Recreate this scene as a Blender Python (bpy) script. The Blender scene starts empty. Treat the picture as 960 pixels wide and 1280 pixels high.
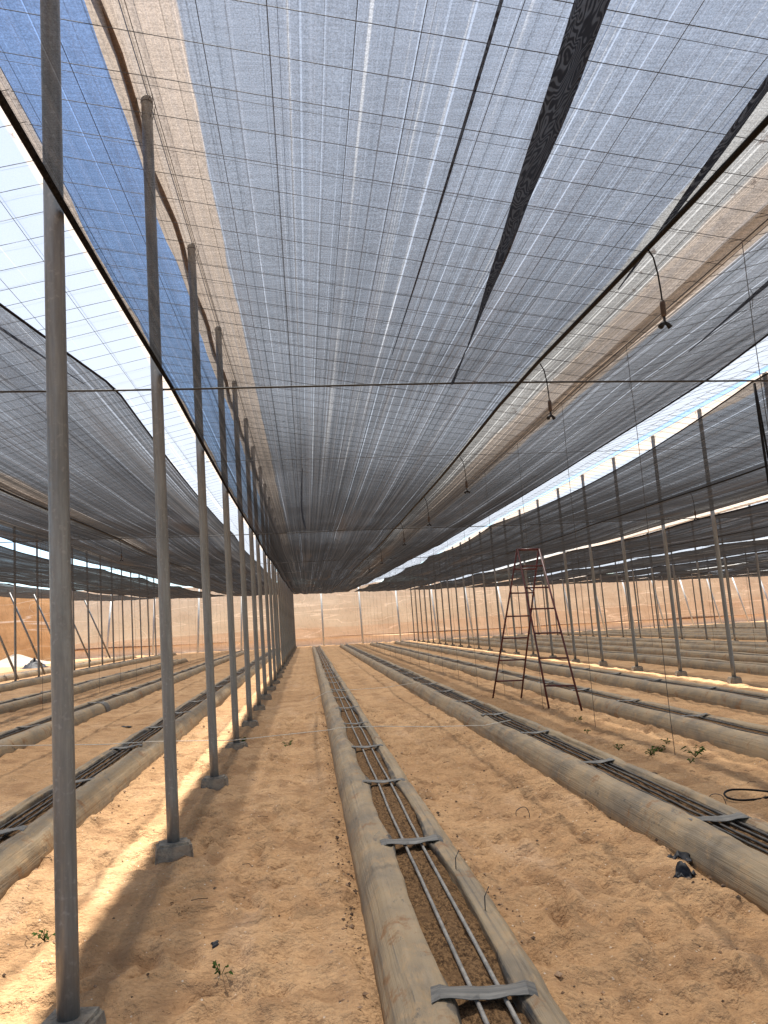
import bpy, math, random
import numpy as np
from mathutils import Matrix, Vector

random.seed(7)
RNG = np.random.default_rng(11)
C = bpy.context.scene.collection
R = math.radians

# ------------------------------------------------------------------ layout (metres)
SL = -0.0248                      # the site falls gently to the right
XL, BAY, NB = -1.04, 9.87, 2.5286 # first pole row, bay width, pole spacing
Y0 = 3.535                        # first pole in view
ZT, ZS, ZV = 5.91, 3.56, 4.70     # pole tops, shade cloth, valley of the roof net
def G(x): return SL * (x - XL)
def YW(x): return 67.3 + 0.238 * x          # foot of the back wall
def rise(y): return 0.85 * np.clip((np.asarray(y, float) - 15) / 52, 0, 2) ** 1.3

ORD = ("first second third fourth fifth sixth seventh eighth ninth tenth eleventh twelfth thirteenth fourteenth fifteenth "
       "sixteenth seventeenth eighteenth nineteenth twentieth twenty-first twenty-second twenty-third twenty-fourth "
       "twenty-fifth twenty-sixth twenty-seventh twenty-eighth twenty-ninth thirtieth").split()

# ------------------------------------------------------------------ noise on arrays
def _hash(ix, iy, s):
    n = (ix * 374761393 + iy * 668265263 + s * 974711) & 0x7fffffff
    n = ((n ^ (n >> 13)) * 1274126177) & 0x7fffffff
    n = (n ^ (n >> 16)) & 0xffff
    return n / 65535.0
def vnoise(x, y, s=0):
    x = np.asarray(x, float); y = np.asarray(y, float)
    ix = np.floor(x).astype(np.int64); iy = np.floor(y).astype(np.int64)
    fx = x - ix; fy = y - iy
    fx = fx * fx * (3 - 2 * fx); fy = fy * fy * (3 - 2 * fy)
    a = _hash(ix, iy, s); b = _hash(ix + 1, iy, s); c = _hash(ix, iy + 1, s); d = _hash(ix + 1, iy + 1, s)
    return (a + (b - a) * fx) * (1 - fy) + (c + (d - c) * fx) * fy - 0.5
def fbm(x, y, s=0, o=4):
    r = 0; k = 1.0
    for i in range(o):
        r = r + k * vnoise(np.asarray(x) * 2 ** i, np.asarray(y) * 2 ** i, s + 17 * i); k *= 0.5
    return r

# ------------------------------------------------------------------ object helpers
def mesh(name, verts, faces, smooth=True):
    me = bpy.data.meshes.new(name)
    me.from_pydata([tuple(map(float, v)) for v in verts], [], faces)
    if smooth:
        me.polygons.foreach_set('use_smooth', [True] * len(me.polygons))
    me.update()
    return me
def obj(name, data, mat=None, parent=None):
    o = bpy.data.objects.new(name, data); C.objects.link(o)
    if mat is not None and not data.materials: data.materials.append(mat)
    if parent is not None: o.parent = parent
    return o
def tag(o, label=None, cat=None, group=None, kind=None):
    if label: o['label'] = label
    if cat: o['category'] = cat
    if group: o['group'] = group
    if kind: o['kind'] = kind
    return o
def thing(name, label, cat, loc=(0, 0, 0), group=None):
    o = bpy.data.objects.new(name, None); C.objects.link(o); o.location = loc
    o.empty_display_size = 0.1
    return tag(o, label, cat, group)

class MB:
    """collects shapes for ONE mesh"""
    def __init__(s): s.v = []; s.f = []
    def add(s, vs, fs):
        b = len(s.v); s.v += [tuple(map(float, p)) for p in vs]; s.f += [tuple(i + b for i in f) for f in fs]
    def tube(s, pts, r, n=6, cap=True, rr=None):
        P = [Vector(p) for p in pts]; rings = []
        for i, p in enumerate(P):
            d = (P[min(i + 1, len(P) - 1)] - P[max(i - 1, 0)]).normalized()
            a = Vector((0, 0, 1)) if abs(d.z) < .9 else Vector((1, 0, 0))
            u = d.cross(a).normalized(); w = u.cross(d)
            q = (rr[i] if rr else r)
            rings.append([p + q * (math.cos(2 * math.pi * k / n) * u + math.sin(2 * math.pi * k / n) * w) for k in range(n)])
        vs = [p for g in rings for p in g]; fs = []
        for i in range(len(P) - 1):
            for k in range(n):
                fs.append((i * n + k, i * n + (k + 1) % n, (i + 1) * n + (k + 1) % n, (i + 1) * n + k))
        if cap:
            fs.append(tuple(range(n))[::-1]); fs.append(tuple((len(P) - 1) * n + k for k in range(n)))
        s.add(vs, fs)
    def box(s, c, h, rot=0, taper=1.0):
        vs = []
        for z in (-1, 1):
            k = taper if z > 0 else 1
            for x, y in ((-1, -1), (1, -1), (1, 1), (-1, 1)):
                px, py = x * h[0] * k, y * h[1] * k
                vs.append((c[0] + px * math.cos(rot) - py * math.sin(rot), c[1] + px * math.sin(rot) + py * math.cos(rot), c[2] + z * h[2]))
        s.add(vs, [(0, 3, 2, 1), (4, 5, 6, 7), (0, 1, 5, 4), (1, 2, 6, 5), (2, 3, 7, 6), (3, 0, 4, 7)])
    def grid(s, X, Y, Z, wrap=False):
        n, m = X.shape
        vs = np.stack([X, Y, Z], -1).reshape(-1, 3)
        i = np.arange(n - 1)[:, None] * m + np.arange(m - 1)[None]
        fs = np.stack([i, i + 1, i + m + 1, i + m], -1).reshape(-1, 4)
        s.add(vs, [tuple(int(q) for q in f) for f in fs])
    def build(s, name, mat=None, parent=None, smooth=True):
        return obj(name, mesh(name, s.v, s.f, smooth), mat, parent)
def grid_mesh(name, X, Y, Z, mat=None, parent=None, flip=False):
    n, m = X.shape
    me = bpy.data.meshes.new(name)
    vs = np.stack([X, Y, Z], -1).reshape(-1, 3).astype(np.float32)
    i = np.arange(n - 1)[:, None] * m + np.arange(m - 1)[None]
    fs = np.stack([i, i + 1, i + m + 1, i + m] if flip else [i, i + m, i + m + 1, i + 1], -1).reshape(-1, 4).astype(np.int32)
    me.vertices.add(len(vs)); me.vertices.foreach_set('co', vs.ravel())
    me.loops.add(fs.size); me.loops.foreach_set('vertex_index', fs.ravel())
    me.polygons.add(len(fs)); me.polygons.foreach_set('loop_start', np.arange(0, fs.size, 4, dtype=np.int32))
    me.update(calc_edges=True); me.validate()
    me.polygons.foreach_set('use_smooth', np.ones(len(me.polygons), dtype=bool))
    return obj(name, me, mat, parent)

# ------------------------------------------------------------------ material helpers
class Mat:
    def __init__(s, name):
        s.m = bpy.data.materials.new(name); s.m.use_nodes = True
        s.n = s.m.node_tree.nodes; s.l = s.m.node_tree.links; s.n.clear()
        s.out = s.n.new('ShaderNodeOutputMaterial')
        s.tc = s.n.new('ShaderNodeTexCoord')
    def new(s, t, **k):
        o = s.n.new(t)
        for a, b in k.items(): setattr(o, a, b)
        return o
    def link(s, a, b): s.l.new(a, b)
    def val(s, inp, v):
        if hasattr(v, 'is_linked') or isinstance(v, bpy.types.NodeSocket): s.link(v, inp)
        else: inp.default_value = v
    def math(s, op, a, b=None, clamp=False):
        o = s.new('ShaderNodeMath', operation=op, use_clamp=clamp)
        s.val(o.inputs[0], a)
        if b is not None: s.val(o.inputs[1], b)
        return o.outputs[0]
    def noise(s, scale, detail=3, sc=(1, 1, 1), rough=.55, loc=(0, 0, 0), coord='Object', dist=0):
        mp = s.new('ShaderNodeMapping'); mp.inputs['Scale'].default_value = sc; mp.inputs['Location'].default_value = loc
        s.link(s.tc.outputs[coord], mp.inputs['Vector'])
        o = s.new('ShaderNodeTexNoise'); o.inputs['Scale'].default_value = scale
        o.inputs['Detail'].default_value = detail; o.inputs['Roughness'].default_value = rough
        o.inputs['Distortion'].default_value = dist
        s.link(mp.outputs[0], o.inputs['Vector'])
        return o.outputs['Fac']
    def voro(s, scale, sc=(1, 1, 1), rnd=1, feature='F1'):
        mp = s.new('ShaderNodeMapping'); mp.inputs['Scale'].default_value = sc
        s.link(s.tc.outputs['Object'], mp.inputs['Vector'])
        o = s.new('ShaderNodeTexVoronoi', feature=feature); o.inputs['Scale'].default_value = scale
        s.link(mp.outputs[0], o.inputs['Vector']); return o
    def ramp(s, f, a, b, lo=0., hi=1.):
        o = s.new('ShaderNodeMapRange', interpolation_type='SMOOTHSTEP')
        s.val(o.inputs['Value'], f)
        o.inputs['From Min'].default_value = a; o.inputs['From Max'].default_value = b
        o.inputs['To Min'].default_value = lo; o.inputs['To Max'].default_value = hi
        return o.outputs['Result']
    def mix(s, f, a, b):
        o = s.new('ShaderNodeMix', data_type='RGBA')
        s.val(o.inputs[0], f)
        for i, c in ((6, a), (7, b)):
            if isinstance(c, tuple): o.inputs[i].default_value = (*c, 1) if len(c) == 3 else c
            else: s.link(c, o.inputs[i])
        return o.outputs[2]
    def bump(s, h, strength, dist=0.01, prev=None):
        o = s.new('ShaderNodeBump'); o.inputs['Strength'].default_value = strength; o.inputs['Distance'].default_value = dist
        s.link(h, o.inputs['Height'])
        if prev: s.link(prev, o.inputs['Normal'])
        return o.outputs[0]
    def pbr(s, col, rough=.6, metal=0, nor=None, spec=.5):
        o = s.new('ShaderNodeBsdfPrincipled')
        if isinstance(col, tuple): o.inputs['Base Color'].default_value = (*col, 1)
        else: s.link(col, o.inputs['Base Color'])
        s.val(o.inputs['Roughness'], rough); s.val(o.inputs['Metallic'], metal)
        o.inputs['Specular IOR Level'].default_value = spec
        if nor: s.link(nor, o.inputs['Normal'])
        s.link(o.outputs[0], s.out.inputs[0]); return s.m
    def axis(s, i):
        sp = s.new('ShaderNodeSeparateXYZ'); s.link(s.tc.outputs['Object'], sp.inputs[0]); return sp.outputs[i]
    def cosine(s):
        g = s.new('ShaderNodeNewGeometry'); d = s.new('ShaderNodeVectorMath', operation='DOT_PRODUCT')
        s.link(g.outputs['Incoming'], d.inputs[0]); s.link(g.outputs['Normal'], d.inputs[1])
        return s.math('MAXIMUM', s.math('ABSOLUTE', d.outputs['Value']), .08)
    def net(s, t0, refl, tran, tw=.5, tint=(1, 1, 1)):
        """woven cloth: holes let light straight through (longer path through the yarns at a slant), yarns scatter the rest"""
        t = s.math('POWER', t0, s.math('POWER', s.cosine(), -.96))
        d = s.new('ShaderNodeBsdfDiffuse'); tr = s.new('ShaderNodeBsdfTranslucent')
        for b, c in ((d, refl), (tr, tran)):
            if isinstance(c, tuple): b.inputs['Color'].default_value = (*c, 1)
            else: s.link(c, b.inputs['Color'])
        m1 = s.new('ShaderNodeMixShader'); s.val(m1.inputs[0], tw)
        s.link(d.outputs[0], m1.inputs[1]); s.link(tr.outputs[0], m1.inputs[2])
        tp = s.new('ShaderNodeBsdfTransparent'); tp.inputs[0].default_value = (*tint, 1)
        m2 = s.new('ShaderNodeMixShader'); s.link(t, m2.inputs[0])
        s.link(m1.outputs[0], m2.inputs[1]); s.link(tp.outputs[0], m2.inputs[2])
        s.link(m2.outputs[0], s.out.inputs[0]); return s.m

# ---- materials
def mat_sand():
    m = Mat('sand')
    big = m.noise(.45, 3); mid = m.noise(2.6, 4); fine = m.noise(38, 4, rough=.7); vf = m.noise(210, 2)
    col = m.mix(m.ramp(big, .3, .7), (.43, .252, .122), (.54, .335, .174))
    col = m.mix(m.ramp(mid, .46, .68, 0, .7), col, (.28, .155, .075))
    pale = m.noise(1.3, 4, sc=(1.6, .5, 1), loc=(5, 3, 0))
    col = m.mix(m.ramp(pale, .56, .74, 0, .6), col, (.58, .385, .235))
    col = m.mix(m.ramp(fine, .35, .7, 0, .5), col, (.27, .15, .075))
    # darker damp crumbs beside the beds and specks of peat trodden over the sand
    v = m.voro(46); sp = m.math('LESS_THAN', v.outputs['Distance'], .2)
    rare = m.ramp(m.noise(5.5, 3, loc=(2, 7, 0)), .55, .68)
    sp = m.math('MULTIPLY', sp, rare)
    col = m.mix(m.math('MULTIPLY', sp, .75), col, (.07, .035, .018))
    v2 = m.voro(16); st = m.math('LESS_THAN', v2.outputs['Distance'], .085)
    col = m.mix(m.math('MULTIPLY', st, .8), col, (.62, .5, .38))
    lump = m.noise(14, 3, rough=.6)
    h = m.math('ADD', m.math('MULTIPLY', lump, .9), m.math('ADD', m.math('MULTIPLY', fine, .28), m.math('MULTIPLY', vf, .08)))
    return m.pbr(col, .95, nor=m.bump(h, .9, .06), spec=.15)
def mat_shade():
    m = Mat('shade_cloth')
    st = m.noise(1.0, 4, sc=(6.5, .03, .6), rough=.75)
    st2 = m.noise(1.0, 3, sc=(26, .03, .6), rough=.8, loc=(3, 1, 0))
    st3 = m.noise(1.0, 1, sc=(62, .045, .6), rough=.5, loc=(9, 4, 0))
    st4 = m.noise(1.0, 2, sc=(95, .06, .6), rough=.6, loc=(2, 8, 0))
    patch = m.noise(.8, 3, sc=(1, .35, 1))
    grain = m.noise(170, 2, sc=(1, .8, .2), rough=.7)
    rows_ = m.noise(1.0, 2, sc=(9, 120, 1), rough=.6)
    open_ = m.math('ADD', m.ramp(st2, .6, .74, 0, .05), m.math('ADD', m.math('MULTIPLY', m.ramp(st, .40, .6), m.ramp(st3, .62, .68, 0, .27)), m.ramp(st4, .62, .72, 0, .15)))
    dark = m.math('ADD', m.ramp(st, .44, .28, 0, .12), m.math('ADD', m.math('MULTIPLY', m.ramp(st2, .40, .26), .2), m.ramp(st4, .42, .28, 0, .2)))
    t = m.math('ADD', .625, m.math('SUBTRACT', open_, dark))
    t = m.math('ADD', t, m.ramp(patch, .3, .7, -.04, .04))
    t = m.math('ADD', t, m.ramp(grain, .25, .75, -.11, .11))
    t = m.math('ADD', t, m.ramp(rows_, .3, .7, -.04, .04))
    t = m.math('MINIMUM', m.math('MAXIMUM', t, .1), .9)
    col = m.mix(m.ramp(st2, .4, .72), (.04, .042, .045), (.105, .105, .108))
    col = m.mix(m.ramp(m.noise(1.0, 3, sc=(2.2, .12, 1), loc=(4, 9, 0)), .54, .72, 0, .5), col, (.11, .085, .065))
    return m.net(t, col, col, .2)
def mat_fold():
    m = Mat('folded_shade_cloth')
    w = m.noise(5, 2, sc=(2.2, .45, 1), dist=.5)
    f = m.math('SINE', m.math('MULTIPLY', w, 120.0))      # two layers of weave lying over each other
    t = m.ramp(f, -.6, .9, .015, .16)
    c = m.mix(m.ramp(f, -.4, .8), (.025, .03, .042), (.06, .07, .09))
    return m.net(t, c, c, .3)
def mat_white():
    """roof net: white, with rusty dust collected along ridge and valley seams (x measured from the ridge, wrapped per bay)"""
    m = Mat('white_roof_net')
    x = m.axis(0)
    u = m.math('MODULO', m.math('ADD', m.math('SUBTRACT', x, XL), BAY * 10 + .3), BAY)  # .3 = ridge
    wob = m.math('MULTIPLY', m.math('SUBTRACT', m.noise(1.0, 3, sc=(1, .35, 1)), .5), .22)
    uw = m.math('ADD', u, wob)
    ridge = m.ramp(uw, .67, .69, 1, 0)
    ridge2 = m.ramp(m.math('ADD', u, m.math('MULTIPLY', wob, .5)), BAY - .83, BAY - .80, 0, 1)
    ridge2 = m.math('MULTIPLY', ridge2, m.math('LESS_THAN', x, 2.0))
    va = m.math('MULTIPLY', m.ramp(uw, 4.86, 4.92), m.ramp(uw, 5.5, 5.6, 1, 0))
    vg = m.math('MULTIPLY', m.ramp(uw, 4.5, 4.53), m.ramp(uw, 4.95, 5.0, 1, 0))
    dust = m.math('MAXIMUM', m.math('MAXIMUM', ridge, ridge2), va)
    streak = m.noise(1.0, 4, sc=(16, .1, 1), rough=.7)
    dust = m.math('MULTIPLY', dust, m.ramp(streak, .25, .6, .7, 1))
    spots = m.math('MULTIPLY', m.ramp(m.noise(5, 5, sc=(1.6, .8, 1), rough=.75), .6, .68), m.math('MAXIMUM', vg, m.math('MAXIMUM', ridge2, m.math('MULTIPLY', va, .4))))
    lines = m.ramp(m.noise(1.0, 3, sc=(11, .04, .3), rough=.8, loc=(1, 6, 0)), .6, .72)
    grain = m.noise(90, 2)
    c = m.mix(m.math('MULTIPLY', lines, .8), (.33, .36, .40), (.72, .73, .74))
    c = m.mix(m.math('MULTIPLY', vg, .75), c, (.6, .58, .53))
    c = m.mix(m.math('MULTIPLY', dust, .95), c, (.56, .455, .36))
    c = m.mix(m.math('MULTIPLY', spots, .8), c, (.16, .12, .09))
    t = m.math('ADD', .42, m.math('MULTIPLY', m.math('SUBTRACT', grain, .5), .25))
    t = m.math('SUBTRACT', t, m.math('MULTIPLY', lines, .1))
    t = m.math('SUBTRACT', t, m.math('MULTIPLY', m.math('MAXIMUM', dust, vg), .22))
    hemz = m.math('MULTIPLY', m.ramp(u, .31, .34, 1, 0), m.math('LESS_THAN', m.math('ABSOLUTE', m.math('SUBTRACT', x, XL)), 1.0))   # the sheet is folded double over the ridge wire
    t = m.math('MULTIPLY', t, m.math('SUBTRACT', 1.0, m.math('MULTIPLY', hemz, .55)))
    t = m.math('MAXIMUM', t, .04)
    return m.net(t, c, c, .58)
def mat_wallnet(name, a, b, t0=.1, tw=.7):
    m = Mat(name)
    n1 = m.noise(1.0, 4, sc=(.5, .5, 1.6), rough=.6, dist=.3)
    n2 = m.noise(1.0, 3, sc=(2.4, 2.4, .25), rough=.7, loc=(3, 3, 3))
    c = m.mix(m.ramp(n1, .3, .7), a, b)
    c = m.mix(m.ramp(n2, .45, .75, 0, .5), c, tuple(q * .8 for q in a))
    fo = m.noise(1.0, 2, sc=(.07, .07, .9), dist=.5, loc=(8, 1, 2))
    c = m.mix(m.ramp(m.math('ABSOLUTE', m.math('SUBTRACT', fo, .5)), .010, .0, 0, .7), c, (.74, .62, .49))
    fp = m.noise(1.0, 1, sc=(.16, .16, .55), dist=.3, loc=(1, 7, 5))
    c = m.mix(m.ramp(m.math('ABSOLUTE', m.math('SUBTRACT', fp, .47)), .006, .0, 0, .5), c, (.7, .57, .44))
    seam = m.noise(1.0, 1, sc=(3.2, 3.2, .02), loc=(4, 2, 8))
    c = m.mix(m.ramp(m.math('ABSOLUTE', m.math('SUBTRACT', seam, .5)), .03, .0, 0, .35), c, tuple(q * .6 for q in a))
    return m.net(t0, c, c, tw)
def mat_film(mid):
    m = Mat('dusty_plastic_film')
    s1 = m.noise(1.0, 4, sc=(30, .22, 30), rough=.7, dist=.25); s2 = m.noise(1.7, 4, rough=.7, sc=(1, .6, 1)); s3 = m.noise(1.0, 3, sc=(80, 1.1, 80), loc=(1, 5, 2))
    dust = m.noise(9, 5, rough=.8, sc=(1, .6, 1))
    c = m.mix(m.ramp(s2, .38, .66), (.28, .205, .122), (.165, .13, .09))
    c = m.mix(m.ramp(s1, .54, .68, 0, .6), c, (.085, .077, .065))
    c = m.mix(m.ramp(s3, .62, .76, 0, .14), c, (.36, .29, .21))
    c = m.mix(m.ramp(dust, .48, .66, 0, .6), c, (.34, .225, .12))
    stain = m.ramp(m.noise(3.3, 5, rough=.75, loc=(7, 2, 1)), .56, .66)
    c = m.mix(m.math('MULTIPLY', stain, .85), c, (.2, .105, .045))
    scuff = m.ramp(m.noise(5.5, 5, rough=.8, sc=(1.3, .6, 1), loc=(1, 9, 4)), .6, .68)
    c = m.mix(m.math('MULTIPLY', scuff, .7), c, (.05, .05, .05))
    u = m.math('ADD', m.axis(0), m.math('MULTIPLY', m.math('SUBTRACT', s2, .5), .05))
    inner = m.ramp(m.math('ABSOLUTE', m.math('SUBTRACT', u, mid)), .138, .128)      # black inner face of the film shows along the lips
    c = m.mix(m.math('MULTIPLY', inner, m.ramp(dust, .35, .65, 1, .45)), c, (.03, .029, .028))
    h = m.math('ADD', m.math('MULTIPLY', s1, .8), m.math('ADD', m.math('MULTIPLY', s3, .12), m.math('MULTIPLY', dust, .2)))
    return m.pbr(c, m.ramp(dust, .3, .7, .42, .7), nor=m.bump(h, .6, .02), spec=.22)
def mat_strap():
    m = Mat('grey_plastic_strap')
    s = m.noise(1.0, 3, sc=(2, 60, 40))
    return m.pbr(m.mix(m.ramp(s, .4, .65), (.06, .057, .052), (.12, .108, .092)), .6, nor=m.bump(s, .3, .01))
def mat_peat():
    m = Mat('coir_substrate')
    a = m.noise(60, 4, rough=.8, sc=(1, .5, 1)); b = m.noise(6, 3)
    c = m.mix(m.ramp(a, .35, .65), (.045, .024, .012), (.26, .15, .07))
    c = m.mix(m.ramp(b, .45, .7, 0, .5), c, (.19, .11, .055))
    return m.pbr(c, .95, nor=m.bump(a, 1.0, .02), spec=.1)
def mat_steel(name, a, b, rough=.45, metal=.55):
    m = Mat(name)
    n = m.noise(3.0, 5, sc=(6, 6, .6), rough=.7); n2 = m.noise(40, 3); n3 = m.noise(1.0, 2, sc=(50, 50, .4))
    c = m.mix(m.ramp(n, .35, .7), a, b)
    c = m.mix(m.ramp(n2, .55, .75, 0, .45), c, tuple(q * 1.5 for q in b))
    c = m.mix(m.ramp(n3, .5, .75, 0, .3), c, tuple(q * .55 for q in a))
    return m.pbr(c, m.ramp(n2, .2, .8, rough - .08, rough + .15), metal, nor=m.bump(n2, .08, .004))
def mat_concrete():
    m = Mat('rough_concrete')
    n = m.noise(22, 5, rough=.75); b = m.noise(5, 3)
    c = m.mix(m.ramp(n, .3, .7), (.15, .13, .105), (.31, .27, .21))
    c = m.mix(m.ramp(b, .45, .65, 0, .5), c, (.36, .26, .17))
    return m.pbr(c, .95, nor=m.bump(n, .9, .02), spec=.2)
def mat_simple(name, a, b, scale=12, rough=.6, metal=0, spec=.4):
    m = Mat(name); n = m.noise(scale, 4, rough=.7)
    return m.pbr(m.mix(m.ramp(n, .35, .68), a, b), rough, metal, nor=m.bump(n, .15, .005), spec=spec)
def mat_leaf():
    m = Mat('weed_leaf'); n = m.noise(40, 3)
    c = m.mix(m.ramp(n, .35, .65), (.035, .07, .018), (.085, .14, .04))
    d = m.new('ShaderNodeBsdfDiffuse'); t = m.new('ShaderNodeBsdfTranslucent'); x = m.new('ShaderNodeMixShader'); x.inputs[0].default_value = .35
    m.link(c, d.inputs[0]); m.link(c, t.inputs[0]); m.link(d.outputs[0], x.inputs[1]); m.link(t.outputs[0], x.inputs[2]); m.link(x.outputs[0], m.out.inputs[0])
    return m.m

M = dict(sand=mat_sand(), shade=mat_shade(), fold=mat_fold(), white=mat_white(),
         wall=mat_wallnet('tan_wall_net', (.44, .345, .25), (.49, .385, .285)),
         brown=mat_wallnet('brown_wall_net', (.42, .24, .11), (.52, .31, .15), .04, .35),
         skirt=mat_wallnet('pale_wall_skirt', (.50, .39, .30), (.56, .45, .36)),
         band=mat_simple('brown_band', (.2, .11, .06), (.34, .2, .12), 6, .9),
         film=mat_film(.37), film_mirrored=mat_film(.29), strap=mat_strap(), peat=mat_peat(),
         pole=mat_steel('galvanised_pole', (.145, .143, .138), (.225, .222, .214), .42, .5),
         post=mat_steel('pale_galvanised_post', (.42, .42, .4), (.6, .6, .57), .5, .2),
         concrete=mat_concrete(),
         wire=mat_simple('dark_wire', (.02, .02, .022), (.05, .048, .045), 30, .6),
         black=mat_simple('black_polythene', (.003, .003, .004), (.007, .007, .008), 20, .5, 0, .12),
         rope=mat_simple('black_rope_hem', (.006, .006, .008), (.022, .022, .026), 60, .95, 0, .05),
         hem=mat_simple('rusty_net_hem', (.16, .075, .025), (.3, .16, .07), 10, .9),
         dripgrey=mat_simple('dusty_drip_line', (.16, .145, .125), (.28, .255, .22), 14, .5),
         dripblack=mat_simple('black_drip_line', (.018, .017, .016), (.08, .068, .055), 9, .5),
         red=mat_simple('dark_red_paint', (.06, .01, .01), (.11, .02, .017), 18, .45),
         rust=mat_simple('rusty_sprinkler', (.045, .03, .024), (.085, .058, .045), 40, .7),
         twine=mat_simple('white_twine', (.55, .5, .42), (.7, .66, .58), 40, .9),
         scrap=mat_simple('black_plastic_scrap', (.008, .008, .01), (.03, .03, .034), 25, .55, 0, .2),
         twig=mat_simple('dry_twig', (.05, .028, .016), (.13, .08, .045), 30, .9),
         stone=mat_simple('sandy_clod', (.2, .115, .06), (.44, .29, .18), 9, .95),
         tarp=mat_simple('pale_tarpaulin', (.25, .2, .155), (.33, .27, .21), 3, .8),
         leaf=mat_leaf())

# ------------------------------------------------------------------ ground
def bed_list():
    L = []
    for x0 in (0.20, 2.26, 4.56, 6.49): L.append(x0)
    for x0 in (-2.62, -4.89, -7.32, -10.32): L.append(x0)
    for b in (1, 2, 3):
        for x0 in (0.35, 2.40, 4.60, 6.55): L.append(x0 + BAY * b)
    L.append(-12.9)
    return L
BEDS = bed_list()
def lines(segs):
    o = []
    for a, b, st in segs: o += list(np.arange(a, b - 1e-6, st))
    return np.array(o + [segs[-1][1]])
gx = lines([(-600, -100, 50), (-100, -30, 5), (-30, -5, .5), (-5, -2.2, .1), (-2.2, 5, .032), (5, 9.5, .12), (9.5, 30, .5), (30, 60, 2), (60, 120, 10), (120, 700, 50)])
gy = lines([(-60, -5, 5), (-5, 2.2, .4), (2.2, 8, .03), (8, 16, .06), (16, 30, .18), (30, 80, .8), (80, 140, 6), (140, 1200, 60)])
GX, GY = np.meshgrid(gx, gy, indexing='ij')
def relief(x, y):
    f = np.exp(-np.maximum(np.hypot(x, y) - 25, 0) / 25)
    h = .05 * fbm(x * .55, y * .45, 3, 3) + .035 * fbm(x * 2.3, y * 2.1, 9, 3) + .034 * vnoise(x * 6.5, y * 6.5, 21) + .024 * vnoise(x * 13, y * 12, 5) + .018 * np.abs(vnoise(x * 17 + 2 * fbm(x * 3, y * 3, 4, 2), y * 15, 55)) + .008 * vnoise(x * 29, y * 27, 56)
    # ladder aisle: ruts
    r = np.exp(-((x - 3.95) / .55) ** 2)
    h = h + r * .035 * fbm(x * 4, y * 1.2, 31, 3)
    return h * f
GZ = relief(GX, GY)
for i in range(900):            # trodden footprints in the two near aisles and beyond
    ax = random.choice((-.55, -.4, 1.45, 1.65, 1.7, -1.6, 3.8))
    px, py = random.gauss(ax, .42), 2.2 + 13 * random.random() ** 1.3
    a = random.gauss(0, .5); s = random.uniform(.8, 1.1)
    dx, dy = GX - px, GY - py
    k = (np.abs(dx) < .35) & (np.abs(dy) < .35)
    if not k.any(): continue
    u = dx[k] * math.cos(a) + dy[k] * math.sin(a); v = -dx[k] * math.sin(a) + dy[k] * math.cos(a)
    q = (u / (.055 * s)) ** 2 + (v / (.14 * s)) ** 2
    GZ[k] += -.032 * np.exp(-q) + .016 * np.exp(-((np.sqrt(q) - 1.7) / .5) ** 2)
under = np.zeros_like(GX)
for x0 in BEDS:                 # beds sit in shallow cuts with a small bank of loose soil beside them
    c = x0 + .31; d = np.abs(GX - c)
    w = np.clip((d - .24) / .16, 0, 1)
    GZ = GZ * w - .03 * (1 - w) + .035 * np.exp(-((d - .41) / .09) ** 2) * (.4 + 1.1 * np.clip(vnoise(GX * 5, GY * 4.2, 77) + .5, 0, 1))
GZ = GZ + G(np.clip(GX, -60, 70)) - .004
ground = grid_mesh('ground', GX, GY, GZ, M['sand'])
tag(ground, 'orange sandy soil floor between the planting beds', kind='structure')

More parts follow.
